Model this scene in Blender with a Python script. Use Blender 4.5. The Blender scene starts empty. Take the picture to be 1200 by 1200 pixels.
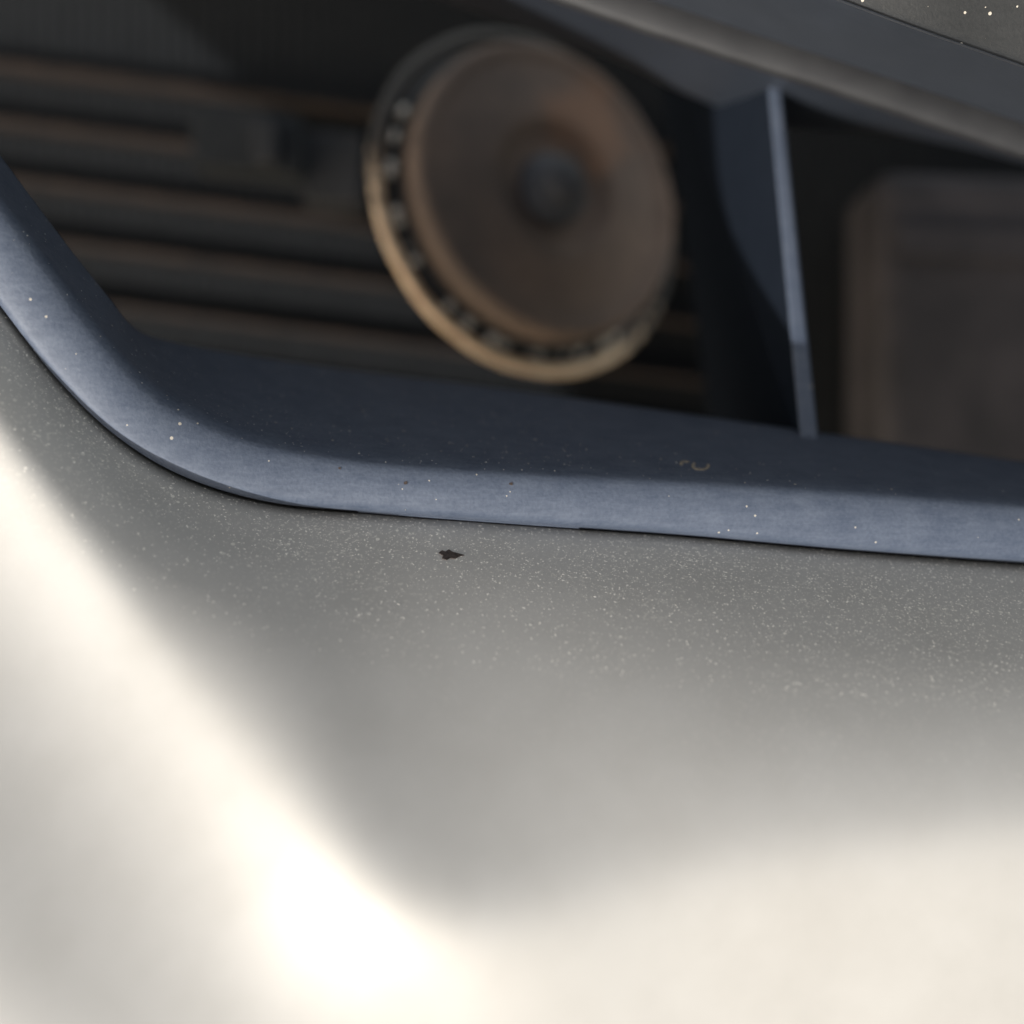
import bpy, math, random
import numpy as np
from mathutils import Matrix, Vector

random.seed(7)
S = bpy.context.scene

# ---------------------------------------------------------------- camera
PITCH = math.radians(68)            # the phone looks down into the grille
CAM = Vector((0.0, -0.16, 0.78))
LENS = 40.0
K = 36.0 / LENS                     # picture width per unit of depth
ROT = Matrix.Rotation(math.pi / 2 - PITCH, 3, 'X')
cam = bpy.data.objects.new('camera', bpy.data.cameras.new('camera'))
S.collection.objects.link(cam)
cam.matrix_world = Matrix.Translation(CAM) @ ROT.to_4x4()
cam.data.lens = LENS
cam.data.sensor_width = 36.0
cam.data.clip_start = 0.002
cam.data.clip_end = 200
cam.data.dof.use_dof = True
cam.data.dof.focus_distance = 0.118
cam.data.dof.aperture_fstop = 0.040 / 0.0042    # 4.2 mm pupil
S.camera = cam

# ---------------------------------------------------------------- sky, sun, exposure
L_CAM = Vector((-0.66, -0.42, 0.62)).normalized()    # towards the sun, seen from the camera
L_W = (ROT @ L_CAM).normalized()
ELEV = math.asin(L_W.z)
AZ = math.atan2(L_W.x, L_W.y)
S.world = bpy.data.worlds.new('World')
S.world.use_nodes = True
nt = S.world.node_tree
nt.nodes.clear()
sky = nt.nodes.new('ShaderNodeTexSky')
sky.sky_type = 'NISHITA'
sky.sun_disc = False
sky.sun_elevation = ELEV
sky.sun_rotation = AZ
sky.dust_density = 2.0
sky.ozone_density = 0.3
bg = nt.nodes.new('ShaderNodeBackground')
bg.inputs['Strength'].default_value = 0.15
wo = nt.nodes.new('ShaderNodeOutputWorld')
wb = nt.nodes.new('ShaderNodeMix')       # white balance of the photograph: shade reads neutral
wb.data_type = 'RGBA'
wb.blend_type = 'MULTIPLY'
wb.inputs['Factor'].default_value = 1.0
wb.inputs['B'].default_value = (1.0, 0.935, 0.83, 1)
hs = nt.nodes.new('ShaderNodeHueSaturation')       # thin high haze: a paler blue
hs.inputs['Saturation'].default_value = 0.5
nt.links.new(sky.outputs[0], hs.inputs['Color'])
nt.links.new(hs.outputs['Color'], wb.inputs['A'])
nt.links.new(wb.outputs['Result'], bg.inputs[0])
nt.links.new(bg.outputs[0], wo.inputs[0])
sun = bpy.data.objects.new('sun', bpy.data.lights.new('sun', 'SUN'))
S.collection.objects.link(sun)
sun.data.energy = 2.6
sun.data.angle = math.radians(0.5)
sun.data.color = (1.0, 0.993, 0.985)
sun.rotation_euler = L_W.to_track_quat('Z', 'Y').to_euler()
S.view_settings.view_transform = 'Standard'
S.view_settings.look = 'None'
S.view_settings.exposure = 0.9
S.view_settings.gamma = 1.0
S.cycles.max_bounces = 8

# ---------------------------------------------------------------- helpers
RN = np.array(ROT)
CN = np.array(CAM)


def P(px, py, d):
    """a point of the place: where the sight line through photo pixel (px, py) is d millimetres deep"""
    d = d / 1000.0
    return np.array(((px - 600) / 1200 * K * d, (600 - py) / 1200 * K * d, -d))


def W(p):
    return np.asarray(p) @ RN.T + CN


def thing(name, loc, label, cat, group=None):
    o = bpy.data.objects.new(name, None)
    S.collection.objects.link(o)
    o.location = Vector(loc)
    o.empty_display_size = 0.01
    o['label'] = label
    o['category'] = cat
    if group:
        o['group'] = group
    o['base'] = [float(v) for v in loc]
    return o


def base_of(o):
    while o.parent:
        o = o.parent
    return np.array(o['base']) if 'base' in o else np.zeros(3)


def mesh(name, verts, faces, mat, parent=None, smooth=True, label=None):
    """verts are world points; the mesh is stored relative to its thing"""
    v = np.asarray(verts, float)
    if parent:
        v = v - base_of(parent)
    me = bpy.data.meshes.new(name)
    me.from_pydata([tuple(p) for p in v], [], [tuple(f) for f in faces])
    me.validate()
    me.update()
    if smooth:
        me.polygons.foreach_set('use_smooth', [True] * len(me.polygons))
    me.materials.append(mat)
    o = bpy.data.objects.new(name, me)
    S.collection.objects.link(o)
    if parent:
        o.parent = parent
    if label:
        o['label'] = label
    return o


def solid(o, t, offset=-1.0):
    m = o.modifiers.new('solidify', 'SOLIDIFY')
    m.thickness = t
    m.offset = offset
    return o


def bevel(o, w, seg=3):
    m = o.modifiers.new('bevel', 'BEVEL')
    m.width = w
    m.segments = seg
    m.limit_method = 'ANGLE'
    m.angle_limit = math.radians(25)
    return o


def spline(keys, n):
    """Catmull-Rom through key points"""
    k = np.asarray(keys, float)
    k = np.vstack([2 * k[0] - k[1], k, 2 * k[-1] - k[-2]])
    m = len(k) - 3
    out = []
    for u in np.linspace(0, m - 1e-9, n):
        i = int(u)
        t = u - i
        a, b, c, d = k[i:i + 4]
        out.append(0.5 * (2 * b + (c - a) * t + (2 * a - 5 * b + 4 * c - d) * t ** 2 + (3 * b - a - 3 * c + d) * t ** 3))
    return np.array(out)


def path(keys, n):
    return spline([P(*k) for k in keys], n)


def gauss(a, s, axis):
    """smooth a grid along an axis with its ends held"""
    if s <= 0:
        return a
    r = int(3 * s) + 1
    w = np.exp(-0.5 * (np.arange(-r, r + 1) / s) ** 2)
    w /= w.sum()
    a = np.moveaxis(a, axis, 0)
    top = 2 * a[0] - a[r:0:-1]
    bot = 2 * a[-1] - a[-2:-r - 2:-1]
    e = np.concatenate([top, a, bot])
    out = sum(w[j] * e[j:j + len(a)] for j in range(2 * r + 1))
    return np.moveaxis(out, 0, axis)


def grid_faces(nu, nv, flip=False):
    f = []
    for i in range(nu - 1):
        for j in range(nv - 1):
            q = (i * nv + j, i * nv + j + 1, (i + 1) * nv + j + 1, (i + 1) * nv + j)
            f.append(q[::-1] if flip else q)
    return f


def prism(corners_a, corners_b):
    """closed prism between two polygons of equal size"""
    n = len(corners_a)
    v = list(corners_a) + list(corners_b)
    f = [tuple(range(n))[::-1], tuple(range(n, 2 * n))]
    for i in range(n):
        j = (i + 1) % n
        f.append((i, j, n + j, n + i))
    return np.array(v), f


# ---------------------------------------------------------------- materials
def nodes(name):
    m = bpy.data.materials.new(name)
    m.use_nodes = True
    t = m.node_tree
    b = t.nodes['Principled BSDF']
    return m, t, b


def N(t, kind, **kw):
    n = t.nodes.new(kind)
    for k, v in kw.items():
        if k in ('operation', 'blend_type', 'data_type', 'feature', 'interpolation', 'noise_dimensions'):
            setattr(n, k, v)
        else:
            n.inputs[k].default_value = v
    return n


def ramp(t, src, a, b, lo=0.0, hi=1.0):
    r = t.nodes.new('ShaderNodeMapRange')
    r.inputs['From Min'].default_value = a
    r.inputs['From Max'].default_value = b
    r.inputs['To Min'].default_value = lo
    r.inputs['To Max'].default_value = hi
    t.links.new(src, r.inputs['Value'])
    return r.outputs[0]


def math2(t, op, a, b):
    n = N(t, 'ShaderNodeMath', operation=op)
    for i, s in enumerate((a, b)):
        if isinstance(s, (int, float)):
            n.inputs[i].default_value = s
        else:
            t.links.new(s, n.inputs[i])
    return n.outputs[0]


def mix(t, fac, a, b):
    n = t.nodes.new('ShaderNodeMix')
    n.data_type = 'RGBA'
    for sock, s in ((n.inputs['Factor'], fac), (n.inputs['A'], a), (n.inputs['B'], b)):
        if isinstance(s, (tuple, list)):
            sock.default_value = (*s, 1.0)
        elif isinstance(s, (int, float)):
            sock.default_value = s
        else:
            t.links.new(s, sock)
    return n.outputs['Result']


def noise(t, co, scale, detail=3, rough=0.55):
    n = N(t, 'ShaderNodeTexNoise', Scale=scale, Detail=detail, Roughness=rough)
    t.links.new(co, n.inputs['Vector'])
    return n.outputs['Fac']


def specks(t, co, scale, size, keep):
    """scattered grains: one per voronoi cell, sized and dropped at random"""
    v = N(t, 'ShaderNodeTexVoronoi', Scale=scale)
    t.links.new(co, v.inputs['Vector'])
    sep = t.nodes.new('ShaderNodeSeparateColor')
    t.links.new(v.outputs['Color'], sep.inputs[0])
    r = math2(t, 'MULTIPLY', sep.outputs[0], size)
    inside = math2(t, 'LESS_THAN', v.outputs['Distance'], r)
    kept = math2(t, 'LESS_THAN', sep.outputs[1], keep)
    return math2(t, 'MULTIPLY', inside, kept)


def coords(t):
    return t.nodes.new('ShaderNodeTexCoord').outputs['Object']


def bump(t, b, src, strength, dist):
    n = N(t, 'ShaderNodeBump', Strength=strength, Distance=dist)
    t.links.new(src, n.inputs['Height'])
    t.links.new(n.outputs[0], b.inputs['Normal'])


def mat_paint():
    m, t, b = nodes('dusty_white_paint')
    co = coords(t)
    film = ramp(t, noise(t, co, 90, 4), 0.35, 0.7)
    c = mix(t, film, (0.495, 0.48, 0.452), (0.445, 0.43, 0.403))
    patch = ramp(t, noise(t, co, 45, 3), 0.40, 0.62, 0.02, 0.22)
    s1 = specks(t, co, 1500, 0.34, patch)
    s2 = specks(t, co, 2600, 0.3, 0.25)
    fine = ramp(t, noise(t, co, 2300, 3, 0.7), 0.55, 0.66, 0.0, 1.0)
    at = t.nodes.new('ShaderNodeAttribute')          # dust gathered along the seam, thinning out away from it
    at.attribute_name = 'grime'
    fine = math2(t, 'MULTIPLY', fine, math2(t, 'MULTIPLY', at.outputs['Fac'], ramp(t, noise(t, co, 60, 4), 0.35, 0.65, 0.2, 0.75)))
    c = mix(t, fine, c, (0.66, 0.635, 0.575))
    s1 = math2(t, 'MULTIPLY', math2(t, 'MAXIMUM', s1, s2), at.outputs['Fac'])
    sp = math2(t, 'MAXIMUM', s1, fine)
    c = mix(t, sp, c, (0.72, 0.69, 0.62))
    t.links.new(math2(t, 'MULTIPLY', math2(t, 'SUBTRACT', 1.0, sp), 0.24), b.inputs['Metallic'])
    t.links.new(c, b.inputs['Base Color'])
    t.links.new(ramp(t, film, 0, 1, 0.60, 0.72), b.inputs['Roughness'])
    b.inputs['Specular IOR Level'].default_value = 0.35
    return m


def mat_plastic(name, lo, hi, grain=2600, rough=0.6, dust=0.06, grit=0.35):
    m, t, b = nodes(name)
    co = coords(t)
    g = noise(t, co, grain, 3, 0.6)
    big = noise(t, co, 260, 6, 0.7)
    mp = t.nodes.new('ShaderNodeMapping')
    mp.inputs['Scale'].default_value = (0.12, 1.0, 1.0)
    t.links.new(co, mp.inputs[0])
    scuff = noise(t, mp.outputs[0], 1700, 4, 0.65)
    tot = math2(t, 'ADD', math2(t, 'MULTIPLY', g, 0.35), math2(t, 'ADD', math2(t, 'MULTIPLY', big, 0.4), math2(t, 'MULTIPLY', scuff, 0.35)))
    c = mix(t, ramp(t, tot, 0.42, 0.68), lo, hi)
    patch = ramp(t, noise(t, co, 60, 2), 0.40, 0.64, 0.1 * dust, dust)
    s1 = specks(t, co, 1300, 0.24, patch)
    s2 = specks(t, co, 2200, 0.3, dust * 0.3)
    c = mix(t, math2(t, 'MAXIMUM', s1, s2), c, (0.42, 0.38, 0.32))
    t.links.new(c, b.inputs['Base Color'])
    b.inputs['Roughness'].default_value = rough
    bump(t, b, g, grit, 0.00012)
    return m


def mat_simple(name, lo, hi, scale, rough, metal=0.0, bs=0.2, bd=0.0002, spec=0.5):
    m, t, b = nodes(name)
    co = coords(t)
    g = noise(t, co, scale, 5, 0.6)
    t.links.new(mix(t, ramp(t, g, 0.35, 0.68), lo, hi), b.inputs['Base Color'])
    b.inputs['Roughness'].default_value = rough
    b.inputs['Metallic'].default_value = metal
    b.inputs['Specular IOR Level'].default_value = spec
    bump(t, b, g, bs, bd)
    return m


M_PAINT = mat_paint()
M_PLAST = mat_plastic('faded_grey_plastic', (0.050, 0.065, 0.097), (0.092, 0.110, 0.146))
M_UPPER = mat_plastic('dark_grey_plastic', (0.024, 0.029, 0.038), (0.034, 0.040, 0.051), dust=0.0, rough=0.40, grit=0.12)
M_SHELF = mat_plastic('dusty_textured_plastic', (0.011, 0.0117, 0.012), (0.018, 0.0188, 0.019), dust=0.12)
M_CHIP = mat_simple('bare_dark_primer', (0.022, 0.015, 0.012), (0.075, 0.055, 0.046), 2500, 0.7)
M_DIRT = mat_simple('dried_mud', (0.20, 0.17, 0.13), (0.34, 0.29, 0.23), 3000, 0.9)
def mat_horn():
    m, t, b = nodes('rusty_brown_paint')
    co = coords(t)
    c = mix(t, ramp(t, noise(t, co, 45, 5, 0.6), 0.35, 0.7), (0.115, 0.093, 0.082), (0.20, 0.148, 0.12))
    d = N(t, 'ShaderNodeVectorMath', operation='DISTANCE')
    t.links.new(co, d.inputs[0])
    d.inputs[1].default_value = tuple(RN @ np.array((0.021, 0.019, 0.016)))
    r = math2(t, 'ADD', d.outputs['Value'], math2(t, 'MULTIPLY', math2(t, 'SUBTRACT', noise(t, co, 130, 5, 0.6), 0.5), 0.026))
    c = mix(t, ramp(t, r, 0.007, 0.013, 0.85, 0.0), c, (0.24, 0.145, 0.10))
    c = mix(t, ramp(t, noise(t, co, 95, 5, 0.65), 0.58, 0.72, 0.0, 0.6), c, (0.05, 0.042, 0.038))
    t.links.new(c, b.inputs['Base Color'])
    b.inputs['Roughness'].default_value = 0.75
    b.inputs['Specular IOR Level'].default_value = 0.2
    bump(t, b, noise(t, co, 260, 4), 0.3, 0.0004)
    return m


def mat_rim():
    # black rim with its lower left highlight painted in as tan metal
    m, t, b = nodes('rim_painted_highlight')
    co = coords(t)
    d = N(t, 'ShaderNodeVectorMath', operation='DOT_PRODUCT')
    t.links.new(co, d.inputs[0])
    d.inputs[1].default_value = RIM_LIT_DIR
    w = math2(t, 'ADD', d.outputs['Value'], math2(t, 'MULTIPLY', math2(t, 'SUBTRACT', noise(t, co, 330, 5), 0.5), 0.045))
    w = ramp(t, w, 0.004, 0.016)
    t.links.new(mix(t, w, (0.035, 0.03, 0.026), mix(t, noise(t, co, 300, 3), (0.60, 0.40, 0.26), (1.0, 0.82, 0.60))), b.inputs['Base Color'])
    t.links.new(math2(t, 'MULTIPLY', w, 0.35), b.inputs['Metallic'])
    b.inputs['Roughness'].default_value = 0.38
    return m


RIM_LIT_DIR = tuple(RN @ np.array((-0.38, -0.92, 0.1)))
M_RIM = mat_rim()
M_HORN = mat_horn()
M_RIB_SHADED = mat_plastic('shaded_rib_plastic', (0.008, 0.0105, 0.015), (0.011, 0.014, 0.020), dust=0.0, rough=0.65, grit=0.05)  # darker copy of the surround plastic, carrying the shade of the rib sides
M_RIB_SHADED.node_tree.nodes['Principled BSDF'].inputs['Specular IOR Level'].default_value = 0.0
M_GROOVE = mat_simple('black_steel', (0.02, 0.02, 0.021), (0.035, 0.032, 0.03), 300, 0.5)
M_TAB = mat_simple('worn_bare_steel', (0.80, 0.74, 0.66), (0.97, 0.93, 0.86), 500, 0.22, 0.6)
M_BOLT = mat_simple('dull_zinc', (0.05, 0.052, 0.062), (0.08, 0.083, 0.095), 400, 0.7, 0.0)
M_TUBE = mat_simple('dusty_aluminium', (0.018, 0.015, 0.014), (0.034, 0.026, 0.022), 150, 0.55, spec=0.15)
M_CORE = mat_simple('black_radiator_core', (0.0065, 0.0073, 0.0082), (0.009, 0.010, 0.011), 200, 0.8, spec=0.15)
M_FIN = mat_simple('dark_fin', (0.0065, 0.0073, 0.0082), (0.009, 0.010, 0.011), 200, 0.7, spec=0.15)
M_BEAM = mat_simple('brown_primer', (0.032, 0.0305, 0.033), (0.054, 0.049, 0.052), 60, 0.6, spec=0.15)
M_CONN = mat_simple('grey_connector_plastic', (0.020, 0.023, 0.027), (0.029, 0.032, 0.036), 300, 0.75, spec=0.15)
M_STREAK_BEAD = mat_simple('streak_bead_plastic', (0.014, 0.014, 0.0152), (0.021, 0.021, 0.022), 200, 0.55)
M_BLACK = mat_simple('black_plastic', (0.03, 0.032, 0.036), (0.042, 0.044, 0.05), 300, 0.6, spec=0.15)

# ---------------------------------------------------------------- key lines of the bumper and the grille surround
#  G: where the surround meets the paint; T: top of its rolled rim; I: inner edge of its sill
G = [(-760, -720, 108), (-460, -280, 110), (-200, 90, 111), (-90, 245, 112), (0, 365, 113), (60, 442, 114), (130, 510, 115), (210, 558, 116.5), (310, 588, 118),
     (430, 600, 119), (600, 613, 120), (800, 627, 121), (1000, 645, 122), (1250, 664, 124), (1500, 682, 127), (2000, 720, 132)]
T = [(-708, -785), (-408, -345), (-148, 30), (-38, 182), (52, 303), (105, 373), (165, 440), (225, 480), (312, 515),
     (430, 536), (600, 549), (800, 560), (1000, 573), (1250, 593), (1500, 613), (2000, 682)]
I = [(-690, -800, 120), (-385, -362, 120), (-122, 12, 121), (-12, 165, 122), (78, 286, 124), (128, 349, 126), (158, 384, 132), (195, 399, 140), (290, 416, 148),
     (420, 434, 153), (600, 456, 154), (800, 484, 149), (1000, 512, 146), (1250, 548, 146), (1500, 580, 149), (2000, 640, 155)]
CR = [(-800, -480, 106), (-470, -60, 108), (-230, 240, 109), (-120, 385, 109), (-20, 515, 108.5), (70, 631, 108.5), (162, 767, 105), (270, 897, 99.5), (406, 1027, 92.5),
      (520, 1112, 91), (700, 1058, 94.5), (830, 1030, 96.2), (1000, 1007, 98), (1250, 983, 101), (1500, 965, 105), (2000, 930, 112)]
O1 = [(-1150, -250, 106), (-760, 260, 103), (-560, 560, 102), (-480, 700, 100), (-420, 830, 98), (-330, 980, 95.5), (-220, 1130, 92), (-80, 1280, 88), (160, 1420, 86.5),
      (480, 1500, 96), (760, 1500, 100), (900, 1480, 101.5), (1060, 1460, 103), (1300, 1440, 105), (1560, 1420, 108), (2100, 1400, 112)]
O2 = [(-1900, 100, 152), (-1250, 700, 150), (-1100, 1000, 148), (-1000, 1150, 145), (-900, 1320, 142), (-800, 1500, 138), (-650, 1750, 132), (-400, 1950, 122), (0, 2150, 108),
      (480, 2300, 106), (800, 2300, 108), (980, 2280, 110), (1200, 2250, 112), (1450, 2230, 115), (1700, 2200, 119), (2300, 2180, 128)]

# ---------------------------------------------------------------- car bumper
NU = 220
g, cr, o1, o2 = path(G, NU), path(CR, NU), path(O1, NU), path(O2, NU)
tmid = path([(a[0], a[1], b[2] - 0) for a, b in zip(G, G)], NU)
cols = []
back = np.array((0, 0, -0.001))
# a short return flange under the rim, then the scoop, the crease and the outer skin
away = (g - cr)
away /= np.linalg.norm(away, axis=1)[:, None]
gpx = 600 + g[:, 0] / (-g[:, 2]) / K * 1200
g = g - away * np.interp(gpx, [0, 400, 1200], [0.0009, 0.0004, 0.0003])[:, None]
for s in np.linspace(1, 0, 5)[:-1]:
    cols.append(g + away * 0.0004 * s + np.array((0, 0, -0.0028)) + np.array((0, 0, -0.008)) * s)
BULGE = np.interp(600 + g[:, 0] / (-g[:, 2]) / K * 1200, [100, 800], [0.0015, 0.0076])[:, None]
ctrl = 0.52 * g + 0.48 * cr + np.array((0, 0, 1.0)) * BULGE
for s in np.linspace(0, 1, 40):
    cols.append((1 - s) ** 2 * (g + np.array((0, 0, -0.0028))) + 2 * s * (1 - s) * ctrl + s * s * cr)
shoulder = np.interp(np.arange(NU) / (NU - 1) * 15, [0, 6, 8.2, 9.6], [0.0056, 0.0056, 0.0036, 0.0])[:, None]
for s in np.linspace(0, 1, 36)[1:]:
    cols.append((1 - s) * cr + s * o1 + np.array((0, 0, -1.0)) * shoulder * (1 - math.exp(-s / 0.23) - 1.1 * s * s))
o1 = o1 + np.array((0, 0, 0.1)) * shoulder
c2 = o1 + (o1 - cr) * 0.55
for s in np.linspace(0, 1, 16)[1:]:
    cols.append((1 - s) ** 2 * o1 + 2 * s * (1 - s) * c2 + s * s * o2)
skin = np.stack(cols, axis=1)
sm = gauss(gauss(skin, 2.8, 1), 8.0, 0)
sl = gauss(sm, 5.0, 1)
lw_ = np.interp(np.arange(NU) / (NU - 1) * 15, [6.5, 9], [1.0, 0.0])[:, None, None]
sm = sm * (1 - lw_) + sl * lw_
wgt = np.clip((np.arange(skin.shape[1]) - 6) / 10.0, 0, 1)[None, :, None]
skin = skin * (1 - wgt) + sm * wgt
bumper = thing('car_bumper', W(P(600, 900, 95)),
               'dusty white painted car bumper, scooped below the grille, with a bright sunlit crease', 'bumper')
skin_o = mesh('painted_skin', W(skin.reshape(-1, 3)), grid_faces(*skin.shape[:2]), M_PAINT, bumper)
far = np.linalg.norm(skin - skin[:, 4:5], axis=2)
reach = np.interp(np.arange(NU) / (NU - 1) * 15, [0, 6, 9, 12, 15], [0.010, 0.012, 0.016, 0.021, 0.021])[:, None]
skin_o.data.attributes.new('grime', 'FLOAT', 'POINT').data.foreach_set('value', np.exp(-(far / reach) ** 2).ravel())

# the chip in the paint, on the scoop just under the rim
flat = skin.reshape(-1, 3)
pix = np.stack([600 + flat[:, 0] / (-flat[:, 2]) / K * 1200, 600 - flat[:, 1] / (-flat[:, 2]) / K * 1200], 1)


def on_skin(px, py):
    """the sight line through a pixel met with the skin"""
    q = np.argmin(((pix - (px, py)) ** 2).sum(1) + (np.arange(len(pix)) % skin.shape[1] < 4) * 1e6)
    i, j = divmod(int(q), skin.shape[1])
    n = np.cross(skin[min(i + 1, NU - 1), j] - skin[i - 1, j], skin[i, j + 1] - skin[i, j - 1])
    n /= np.linalg.norm(n)
    if n @ flat[q] > 0:
        n = -n
    ray = P(px, py, 1000)
    return ray * ((flat[q] @ n) / (ray @ n)), n


def flake(name, outline, mat, parent, surf, thick=0.0001):
    top, low = [], []
    for px, py in outline:
        p, n = surf(px, py)
        top.append(W(p + n * thick))
        low.append(W(p - n * thick))
    v, f = prism(low, top)
    return mesh(name, v, f, mat, parent, smooth=False)


chip = [(514, 648.5), (518, 645.5), (522, 647), (526, 644.5), (531, 647.5), (537, 649), (544, 651), (538, 652.5), (533, 655), (527, 654.5), (523, 656.5), (518, 655), (519, 651.5)]
flake('paint_chip', chip, M_CHIP, bumper, on_skin).__setitem__('label', 'small dark chip in the white paint')

# ---------------------------------------------------------------- grille surround (lower and side frame)
surround = thing('grille_surround', W(P(600, 600, 120)),
                 'faded blue grey plastic surround with a rounded corner framing the dark grille opening', 'grille frame')
tk = [(a[0], a[1], b[2] + 0.6) for a, b in zip(T, G)]
gt, tt, ii = path(G, NU), path(tk, NU), path(I, NU)
cols = []
up = tt - gt
for s in np.linspace(0, 1, 8):                 # rolled lower edge
    a = s * math.pi / 2
    cols.append(gt + up * 0.16 * (1 - math.cos(a)) * 1.0 + np.array((0, 0, -0.0024)) * (1 - math.sin(a)) + np.array((0, 0, 0.0003)))
lo = cols[-1]
for s in np.linspace(0, 1, 14)[1:]:
    cols.append((1 - s) * lo + s * tt + np.array((0, 0, 0.0006)) * math.sin(math.pi * s))
for s in np.linspace(0, 1, 22)[1:]:
    cols.append((1 - s) * tt + s * ii)
inn = ii + np.array((0, 0, -0.004))
out = (gt - tt)
out /= np.linalg.norm(out, axis=1)[:, None]
for s in np.linspace(0, 1, 8)[1:]:
    cols.append(ii + out * 0.010 * s + np.array((0, 0, -0.0015)) * min(1, s * 4))
fr = np.stack(cols, axis=1)
fr_s = gauss(fr, 1.5, 1)
w2 = np.ones(fr.shape[1])
w2[:4] = 0
w2[-10:] = 0
fr = fr * (1 - w2[None, :, None]) + fr_s * w2[None, :, None]
mesh('frame', W(fr.reshape(-1, 3)), grid_faces(*fr.shape[:2], flip=True), M_PLAST, surround)

# thin locating lip showing under the rim
i0, i1 = [int(np.argmin(np.abs(600 + gt[:, 0] / (-gt[:, 2]) / K * 1200 - x))) for x in (412, 676)]
va, ring = [], 4
dn = np.array((0, -1, 0.0))
for i in range(i0, i1 + 1):
    c = gt[i] + np.array((0, 0.0001, -0.0020))
    for a, b in ((0, 0.0), (0.0004, 0.0), (0.0004, -0.003), (0, -0.003)):
        va.append(W(c + dn * (a - 0.0002) + np.array((0, 0, b))))
nn = i1 - i0 + 1
ff = [(k * 4 + j, k * 4 + (j + 1) % 4, (k + 1) * 4 + (j + 1) % 4, (k + 1) * 4 + j) for k in range(nn - 1) for j in range(4)]
ff += [(0, 1, 2, 3), tuple((nn - 1) * 4 + j for j in (3, 2, 1, 0))]
mesh('locating_lip', va, ff, M_PLAST, surround, smooth=False)

# upper frame member, seen from below as it runs back into the opening
E = [(-460, -560, 116), (0, -370, 116), (400, -220, 117), (700, -108, 117), (900, -33, 118), (987, 0, 118), (1087, 37, 118), (1200, 77, 119), (1500, 185, 121), (2000, 360, 126)]
RG = [(-430, -480, 141), (0, -290, 141), (400, -130, 142), (700, -20, 143), (820, 20, 143.5), (900, 46, 144), (1000, 78, 144.5), (1200, 147, 146), (1500, 250, 148), (2000, 420, 152)]
LO = [(-300, -300, 182), (0, -170, 182), (400, -28, 184), (600, 35, 185), (720, 78, 186), (800, 118, 187), (915, 156, 188), (1130, 178, 189), (1500, 290, 191), (2000, 460, 194)]
e, rg, lw = path(E, 160), path(RG, 160), path(LO, 160)
cols = []
for s in np.linspace(0, 1, 14):
    cols.append((1 - s) * e + s * rg)
for s in np.linspace(0, 1, 26)[1:]:
    cols.append((1 - s) * rg + s * lw)
for s in np.linspace(0, 1, 8)[1:]:
    cols.append(lw + np.array((0, 0.02, -0.004)) * s)
uf = np.stack(cols, axis=1)
uf = gauss(uf, 1.8, 1)
for j in range(uf.shape[1]):              # a soft bead added along the turn of the member for its light streak
    uf[:, j] += np.array((0, -0.0004, 0.0010)) * math.exp(-((j - 13) / 3.0) ** 2)
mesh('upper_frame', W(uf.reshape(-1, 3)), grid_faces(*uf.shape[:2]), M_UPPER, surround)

# bead added along the turn of the upper member for its light streak
bv, bf = [], []
for i in range(len(rg)):
    for q in range(8):
        a = 2 * math.pi * q / 8
        bv.append(W(rg[i] + np.array((0, 0.0034 * math.cos(a) - 0.0012, 0.0011 * math.sin(a) + 0.0004))))
bf = [(i * 8 + q, i * 8 + (q + 1) % 8, (i + 1) * 8 + (q + 1) % 8, (i + 1) * 8 + q) for i in range(len(rg) - 1) for q in range(8)]
mesh('streak_bead', bv, bf, M_STREAK_BEAD, surround)

# vertical rib standing on the sill: sunlit front edge and shaded sides put into separate colours
rib_top = [P(890, -20, 172), P(902, -20, 172), P(790, -20, 225), P(758, -20, 225)]
rib_bot = [P(940, 530, 143), P(960, 530, 143), P(846, 500, 225), P(832, 500, 225)]
v, f = prism([W(p) for p in rib_top], [W(p) for p in rib_bot])
lit_edge_t = [P(889, -20, 171.2), P(903, -20, 171.2), P(902, -20, 173.5), P(890, -20, 173.5)]
lit_edge_b = [P(939, 531, 142.2), P(961, 531, 142.2), P(960, 531, 144.5), P(940, 531, 144.5)]
nv, nf = prism([W(p) for p in lit_edge_t], [W(p) for p in lit_edge_b])
bevel(mesh('rib_lit_edge', nv, nf, M_PLAST, surround, smooth=False), 0.0005, 5)
bevel(mesh('rib', v, f, M_RIB_SHADED, surround, smooth=False), 0.0007, 6)

# a smear of dried mud on the sill
fpix = fr.reshape(-1, 3)
fp2 = np.stack([600 + fpix[:, 0] / (-fpix[:, 2]) / K * 1200, 600 - fpix[:, 1] / (-fpix[:, 2]) / K * 1200], 1)


def on_frame(px, py):
    q = np.argmin(((fp2 - (px, py)) ** 2).sum(1) + ((np.arange(len(fp2)) % fr.shape[1]) > fr.shape[1] - 8) * 1e6)
    i, j = divmod(int(q), fr.shape[1])
    n = np.cross(fr[min(i + 1, NU - 1), j] - fr[i - 1, j], fr[i, j + 1] - fr[i, j - 1])
    n /= np.linalg.norm(n)
    if n @ fpix[q] > 0:
        n = -n
    ray = P(px, py, 1000)
    return ray * ((fpix[q] @ n) / (ray @ n)), n


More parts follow.
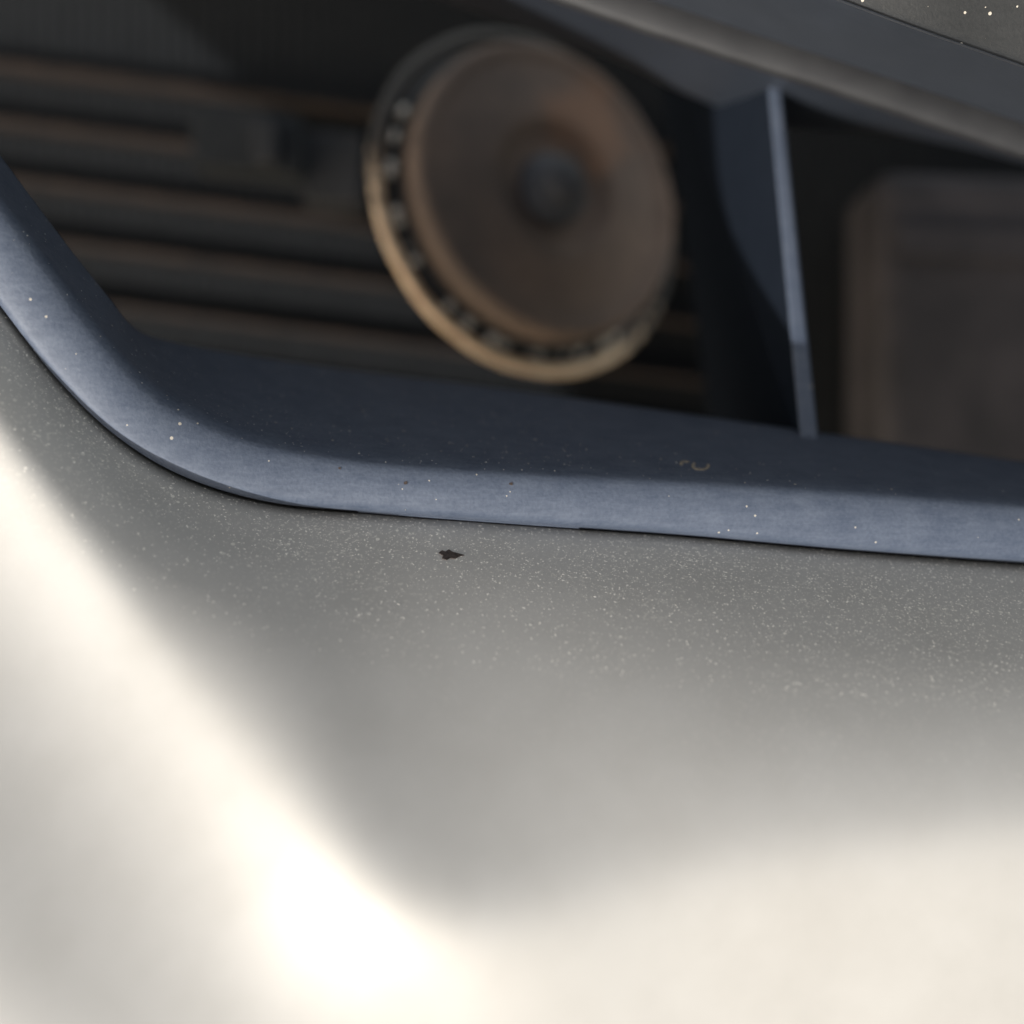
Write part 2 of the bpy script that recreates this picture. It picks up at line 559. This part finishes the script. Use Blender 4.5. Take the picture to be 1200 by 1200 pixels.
for cx, cy, rx, ry, a0, a1 in ((821, 546, 11, 5.5, -0.4, 3.9), (803, 543, 7, 3, 2.2, 5.6)):
    arc = np.linspace(a0, a1, 9)
    ring_ = [(cx + rx * math.cos(q), cy + ry * math.sin(q)) for q in arc] + [(cx + (rx - 3.5) * math.cos(q), cy + (ry - 2) * math.sin(q)) for q in arc[::-1]]
    flake('mud_smear', ring_, M_DIRT, surround, on_frame, 0.00005)
for x, y, r in ((475, 566, 3.2), (599, 567, 2.4), (398, 549, 2)):
    flake('pit', [(x + r * math.cos(a) * random.uniform(.6, 1.2), y + r * .8 * math.sin(a) * random.uniform(.6, 1.2)) for a in np.linspace(0, 2 * math.pi, 8)[:-1]],
          M_CHIP, surround, on_frame, 0.00006)

# ---------------------------------------------------------------- dusty panel above the opening; its unseen part is raised to block sky
cols = []
for s in np.linspace(0, 1, 3):
    cols.append(e + np.array((0, 0.0001 + 0.0018 * s, -0.0006 + 0.0006 * s)))
for s in np.linspace(0, 1, 24)[1:]:
    cols.append(e + np.array((0, 0.0019 + 0.07 * s, 0.02 * s + 0.06 * s * s)))
up_ = np.stack(cols, axis=1)
bonnet = thing('bonnet_edge', W(P(1100, -40, 118)), 'dusty grey panel edge above the grille opening, at the top right corner, its unseen part raised to block sky', 'car panel')
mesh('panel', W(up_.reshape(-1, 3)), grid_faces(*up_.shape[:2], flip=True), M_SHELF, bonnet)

# ---------------------------------------------------------------- car horn
hc = P(624, 238, 238)
ax = Vector((math.sin(math.radians(31)), 0.13, math.cos(math.radians(31)))).normalized()
hx = Vector((0, 1, 0)).cross(ax).normalized()
hy = ax.cross(hx)
HX, HY, HZ = np.array(hx), np.array(hy), np.array(ax)


def H(x, y, z):
    return W(hc + (HX * x + HY * y + HZ * z) / 1000.0)


def lathe(profile, n=72, closed=False, cx=0.0, cy=0.0, wob=0.0):
    v, f = [], []
    for k in range(n):
        a = 2 * math.pi * k / n
        w = 1 + wob * (math.sin(5 * a) * .5 + math.sin(13 * a + 1) * .5)
        for r, z in profile:
            v.append(H(cx + r * w * math.cos(a), cy + r * w * math.sin(a), z))
    m = len(profile)
    for k in range(n):
        k2 = (k + 1) % n
        for j in range(m if closed else m - 1):
            j2 = (j + 1) % m
            f.append((k * m + j, k2 * m + j, k2 * m + j2, k * m + j2))
    return v, f


horn = thing('car_horn', H(0, 0, -14), 'round rusty brown disc horn with a highlight painted on its rim, deep in the opening', 'car horn')
v, f = lathe([(0.01, -16), (22, -16), (27, -13), (33, -4), (34, -1.2)])
mesh('housing', v, f, M_GROOVE, horn)
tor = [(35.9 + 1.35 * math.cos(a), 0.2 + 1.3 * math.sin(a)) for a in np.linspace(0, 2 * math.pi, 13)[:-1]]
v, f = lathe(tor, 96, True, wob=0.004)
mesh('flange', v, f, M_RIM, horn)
v, f = lathe([(34.9, 0.0), (33.8, -0.6), (32.0, -0.6), (30.4, 0.0), (30.0, 1.5)])
mesh('groove', v, f, M_GROOVE, horn)
prof = [(30.2, 0.5), (31.0, 4.0), (31.0, 7.6), (30.4, 8.8), (29.4, 9.2), (28.4, 9.0), (27.6, 8.3), (26.8, 8.1), (20, 9.0), (15, 9.7), (13.6, 9.5), (12.4, 8.1), (11, 7.1), (7, 6.7), (4, 6.7), (0.01, 6.7)]
v, f = lathe(prof)
mesh('cover', v, f, M_HORN, horn)
v, f = lathe([(7.6, 6.3), (7.4, 9.0), (6.6, 9.9), (4.6, 10.1), (4.4, 13.5), (3.6, 14.3), (0.01, 14.5)], 36)
mesh('bolt', v, f, M_BOLT, horn)
# crimped tabs round the groove
ico_v = [(math.cos(a) * math.cos(b), math.sin(a) * math.cos(b), math.sin(b)) for b in (-0.2, 0.5, 1.1) for a in np.linspace(0, 2 * math.pi, 7)[:-1]] + [(0, 0, 1)]
ico_f = [(r * 6 + k, r * 6 + (k + 1) % 6, (r + 1) * 6 + (k + 1) % 6, (r + 1) * 6 + k) for r in range(2) for k in range(6)] + [(12 + k, 12 + (k + 1) % 6, 18) for k in range(6)]
first = None
hb = Vector(base_of(horn))
B3 = Matrix([list(RN @ HX), list(RN @ HY), list(RN @ HZ)]).transposed()
for k in range(44):
    a = 2 * math.pi * (k + random.uniform(-.45, .45)) / 44
    if (HX * math.cos(a) + HY * math.sin(a)) @ np.array((-0.62, -0.78, 0)) < 0.12 or k % 11 == 5:
        continue
    if first is None:
        me = bpy.data.meshes.new('crimp_tab')
        me.from_pydata([(x * .0012, y * .0012, z * .0016) for x, y, z in ico_v], [], ico_f)
        me.materials.append(M_TAB)
        me.polygons.foreach_set('use_smooth', [True] * len(me.polygons))
        o = first = bpy.data.objects.new('crimp_tab', me)
    else:
        o = first.copy()
    S.collection.objects.link(o)
    o.parent = horn
    s = random.uniform(.45, 1.2)
    o.matrix_local = Matrix.Translation(Vector(H(32.6 * math.cos(a), 32.6 * math.sin(a), 0.1)) - hb) @ (B3 @ Matrix.Rotation(a, 3, 'Z') @ Matrix.Diagonal((s, s * random.uniform(.8, 1.9), s))).to_4x4()

# ---------------------------------------------------------------- radiator behind
rad = thing('radiator', W(P(300, 420, 300)), 'black radiator core with thin dusty horizontal tubes, left of the horn', 'radiator')
q = [P(-500, -500, 306), P(1700, -350, 306), P(1600, 900, 306), P(-500, 750, 306)]
v, f = prism([W(p + np.array((0, 0, -0.012))) for p in q], [W(p) for p in q])
mesh('core', v, f, M_CORE, rad, smooth=False)
SL = 0.128
tube0 = None
for k in range(-4, 4):
    y0 = 360 + 67 * k - 150 * SL
    a, b = P(-400, y0 - 400 * SL, 296), P(838, y0 + 838 * SL, 298)
    h = 2.3 * K * 0.298 / 1200
    pa, pb = [], []
    for c, lst in ((a, pa), (b, pb)):
        for dy, dz in ((-1, 0), (-.6, .8), (.6, .8), (1, 0), (1, -8), (-1, -8)):
            lst.append(W(c + np.array((0, dy * h, dz * 0.0012))))
    v, f = prism(pa, pb)
    mesh('tube', v, f, M_TUBE, rad, smooth=False)
fv, fff = [], []
for k in range(0, 120):                       # corrugated fins between the tubes: too fine to pick apart
    x = -400 + k * 16
    p = [P(x, -500, 304), P(x + 14.6, -500, 304), P(x + 14.6, 800, 304), P(x, 800, 304)]
    b = len(fv)
    for z in (-0.001, 0.0001):
        fv += [W(c + np.array((0, 0, z))) for c in p]
    fff += [(b + i, b + (i + 1) % 4, b + 4 + (i + 1) % 4, b + 4 + i) for i in range(4)] + [(b + 4, b + 5, b + 6, b + 7)]
o = mesh('fins', fv, fff, M_FIN, rad, smooth=False)
o['kind'] = 'stuff'

# ---------------------------------------------------------------- wiring connector left of the horn
conn = thing('wiring_connector', W(P(290, 175, 256)), 'dark grey square wiring connector left of the round horn', 'connector')


def slab(name, px0, py0, px1, py1, d, depth, mat, parent, tilt=0.1, bev=0.0008):
    q = [P(px0, py0, d), P(px1, py0 + (px1 - px0) * tilt, d), P(px1, py1 + (px1 - px0) * tilt, d), P(px0, py1, d)]
    v, f = prism([W(p + np.array((0, 0, -depth))) for p in q], [W(p) for p in q])
    return bevel(mesh(name, v, f, mat, parent, smooth=False), bev)


slab('body', 224, 122, 352, 192, 256, 0.012, M_CONN, conn)
slab('latch', 296, 140, 324, 188, 252, 0.004, M_BLACK, conn)
slab('boot', 352, 150, 424, 232, 262, 0.012, M_BLACK, conn)

# ---------------------------------------------------------------- bumper beam at the right
beam = thing('crash_beam', W(P(1150, 400, 270)), 'brown metal beam end behind the grille rib at the right', 'crash beam')
slab('face', 1030, 195, 1500, 660, 264, 0.03, M_BEAM, beam, 0.04, 0.005)
slab('flange', 1052, 262, 1500, 300, 262, 0.0016, M_BEAM, beam, 0.05, 0.0007)

# ---------------------------------------------------------------- dust: grains lying on the paint, the plastic and the panel
M_DUST = mat_simple('pale_dust', (0.78, 0.74, 0.66), (0.88, 0.84, 0.77), 4000, 0.7, bs=0.0)
rng = np.random.default_rng(11)
OCT = np.array(((1, 0, 0), (0, 1, 0), (-1, 0, 0), (0, -1, 0), (0, 0, 1.0)))
OCF = ((0, 1, 4), (1, 2, 4), (2, 3, 4), (3, 0, 4))


def dust(grid, parent, weight, count, r0, r1):
    """grains on a sheet; weight(px, py) says how dusty a place is"""
    nu, nv = grid.shape[:2]
    a, b, c, d = grid[:-1, :-1], grid[:-1, 1:], grid[1:, 1:], grid[1:, :-1]
    ctr = (a + b + c + d) / 4
    nrm = np.cross(c - a, d - b)
    area = np.linalg.norm(nrm, axis=2)
    px = 600 + ctr[..., 0] / (-ctr[..., 2]) / K * 1200
    py = 600 - ctr[..., 1] / (-ctr[..., 2]) / K * 1200
    w = (area * weight(px, py)).ravel()
    pick = rng.choice(len(w), size=count, p=w / w.sum())
    v, f = [], []
    for q in pick:
        i, j = divmod(int(q), nv - 1)
        s, t = rng.random(2)
        p = (1 - s) * (1 - t) * a[i, j] + (1 - s) * t * b[i, j] + s * t * c[i, j] + s * (1 - t) * d[i, j]
        n = nrm[i, j] / (area[i, j] + 1e-12)
        if n @ p > 0:
            n = -n
        u = np.cross(n, rng.normal(size=3))
        u /= np.linalg.norm(u)
        x = np.cross(n, u)
        r = r0 + (r1 - r0) * rng.random() ** 3
        sh = r * rng.uniform(0.6, 1.3, 5)
        k = len(v)
        for m, (e0, e1, e2) in enumerate(OCT):
            v.append(W(p + sh[m] * (u * e0 * 1.2 + x * e1 * 0.7 + n * (e2 * 0.22)) - n * r * 0.05))
        f += [tuple(k + z for z in t3) for t3 in OCF]
    o = mesh('dust', v, f, M_DUST, parent, smooth=True)
    o['kind'] = 'stuff'
    return o


def bell(v, c, w):
    return np.exp(-((v - c) / w) ** 2)


def w_skin(px, py):
    under = py - np.interp(px, [-200, 0, 130, 310, 600, 1200, 1500], [90, 365, 510, 588, 613, 660, 690])
    band = np.interp(px, [-200, 300, 700, 1300], [0.5, 0.55, 1.0, 1.0])
    deep = np.interp(px, [0, 600, 1200], [90, 90, 130])
    return np.where((under > -2) & (under < 175) & (px > -150) & (px < 1400), band * np.exp(-np.abs(under - 25) / deep), 0) + 0.0


def w_frame(px, py):
    return np.where((px > -60) & (px < 1300), 0.25 + bell(px, 420, 330), 0)


dust(skin[:, 4:], bumper, w_skin, 11000, 0.00006, 0.00021)
dust(fr[:, 19:-9], surround, w_frame, 900, 0.00005, 0.00016)
dust(up_, bonnet, lambda px, py: np.where((px > 900) & (px < 1400) & (py < 150), 1.0, 0.02), 70, 0.00006, 0.00032)
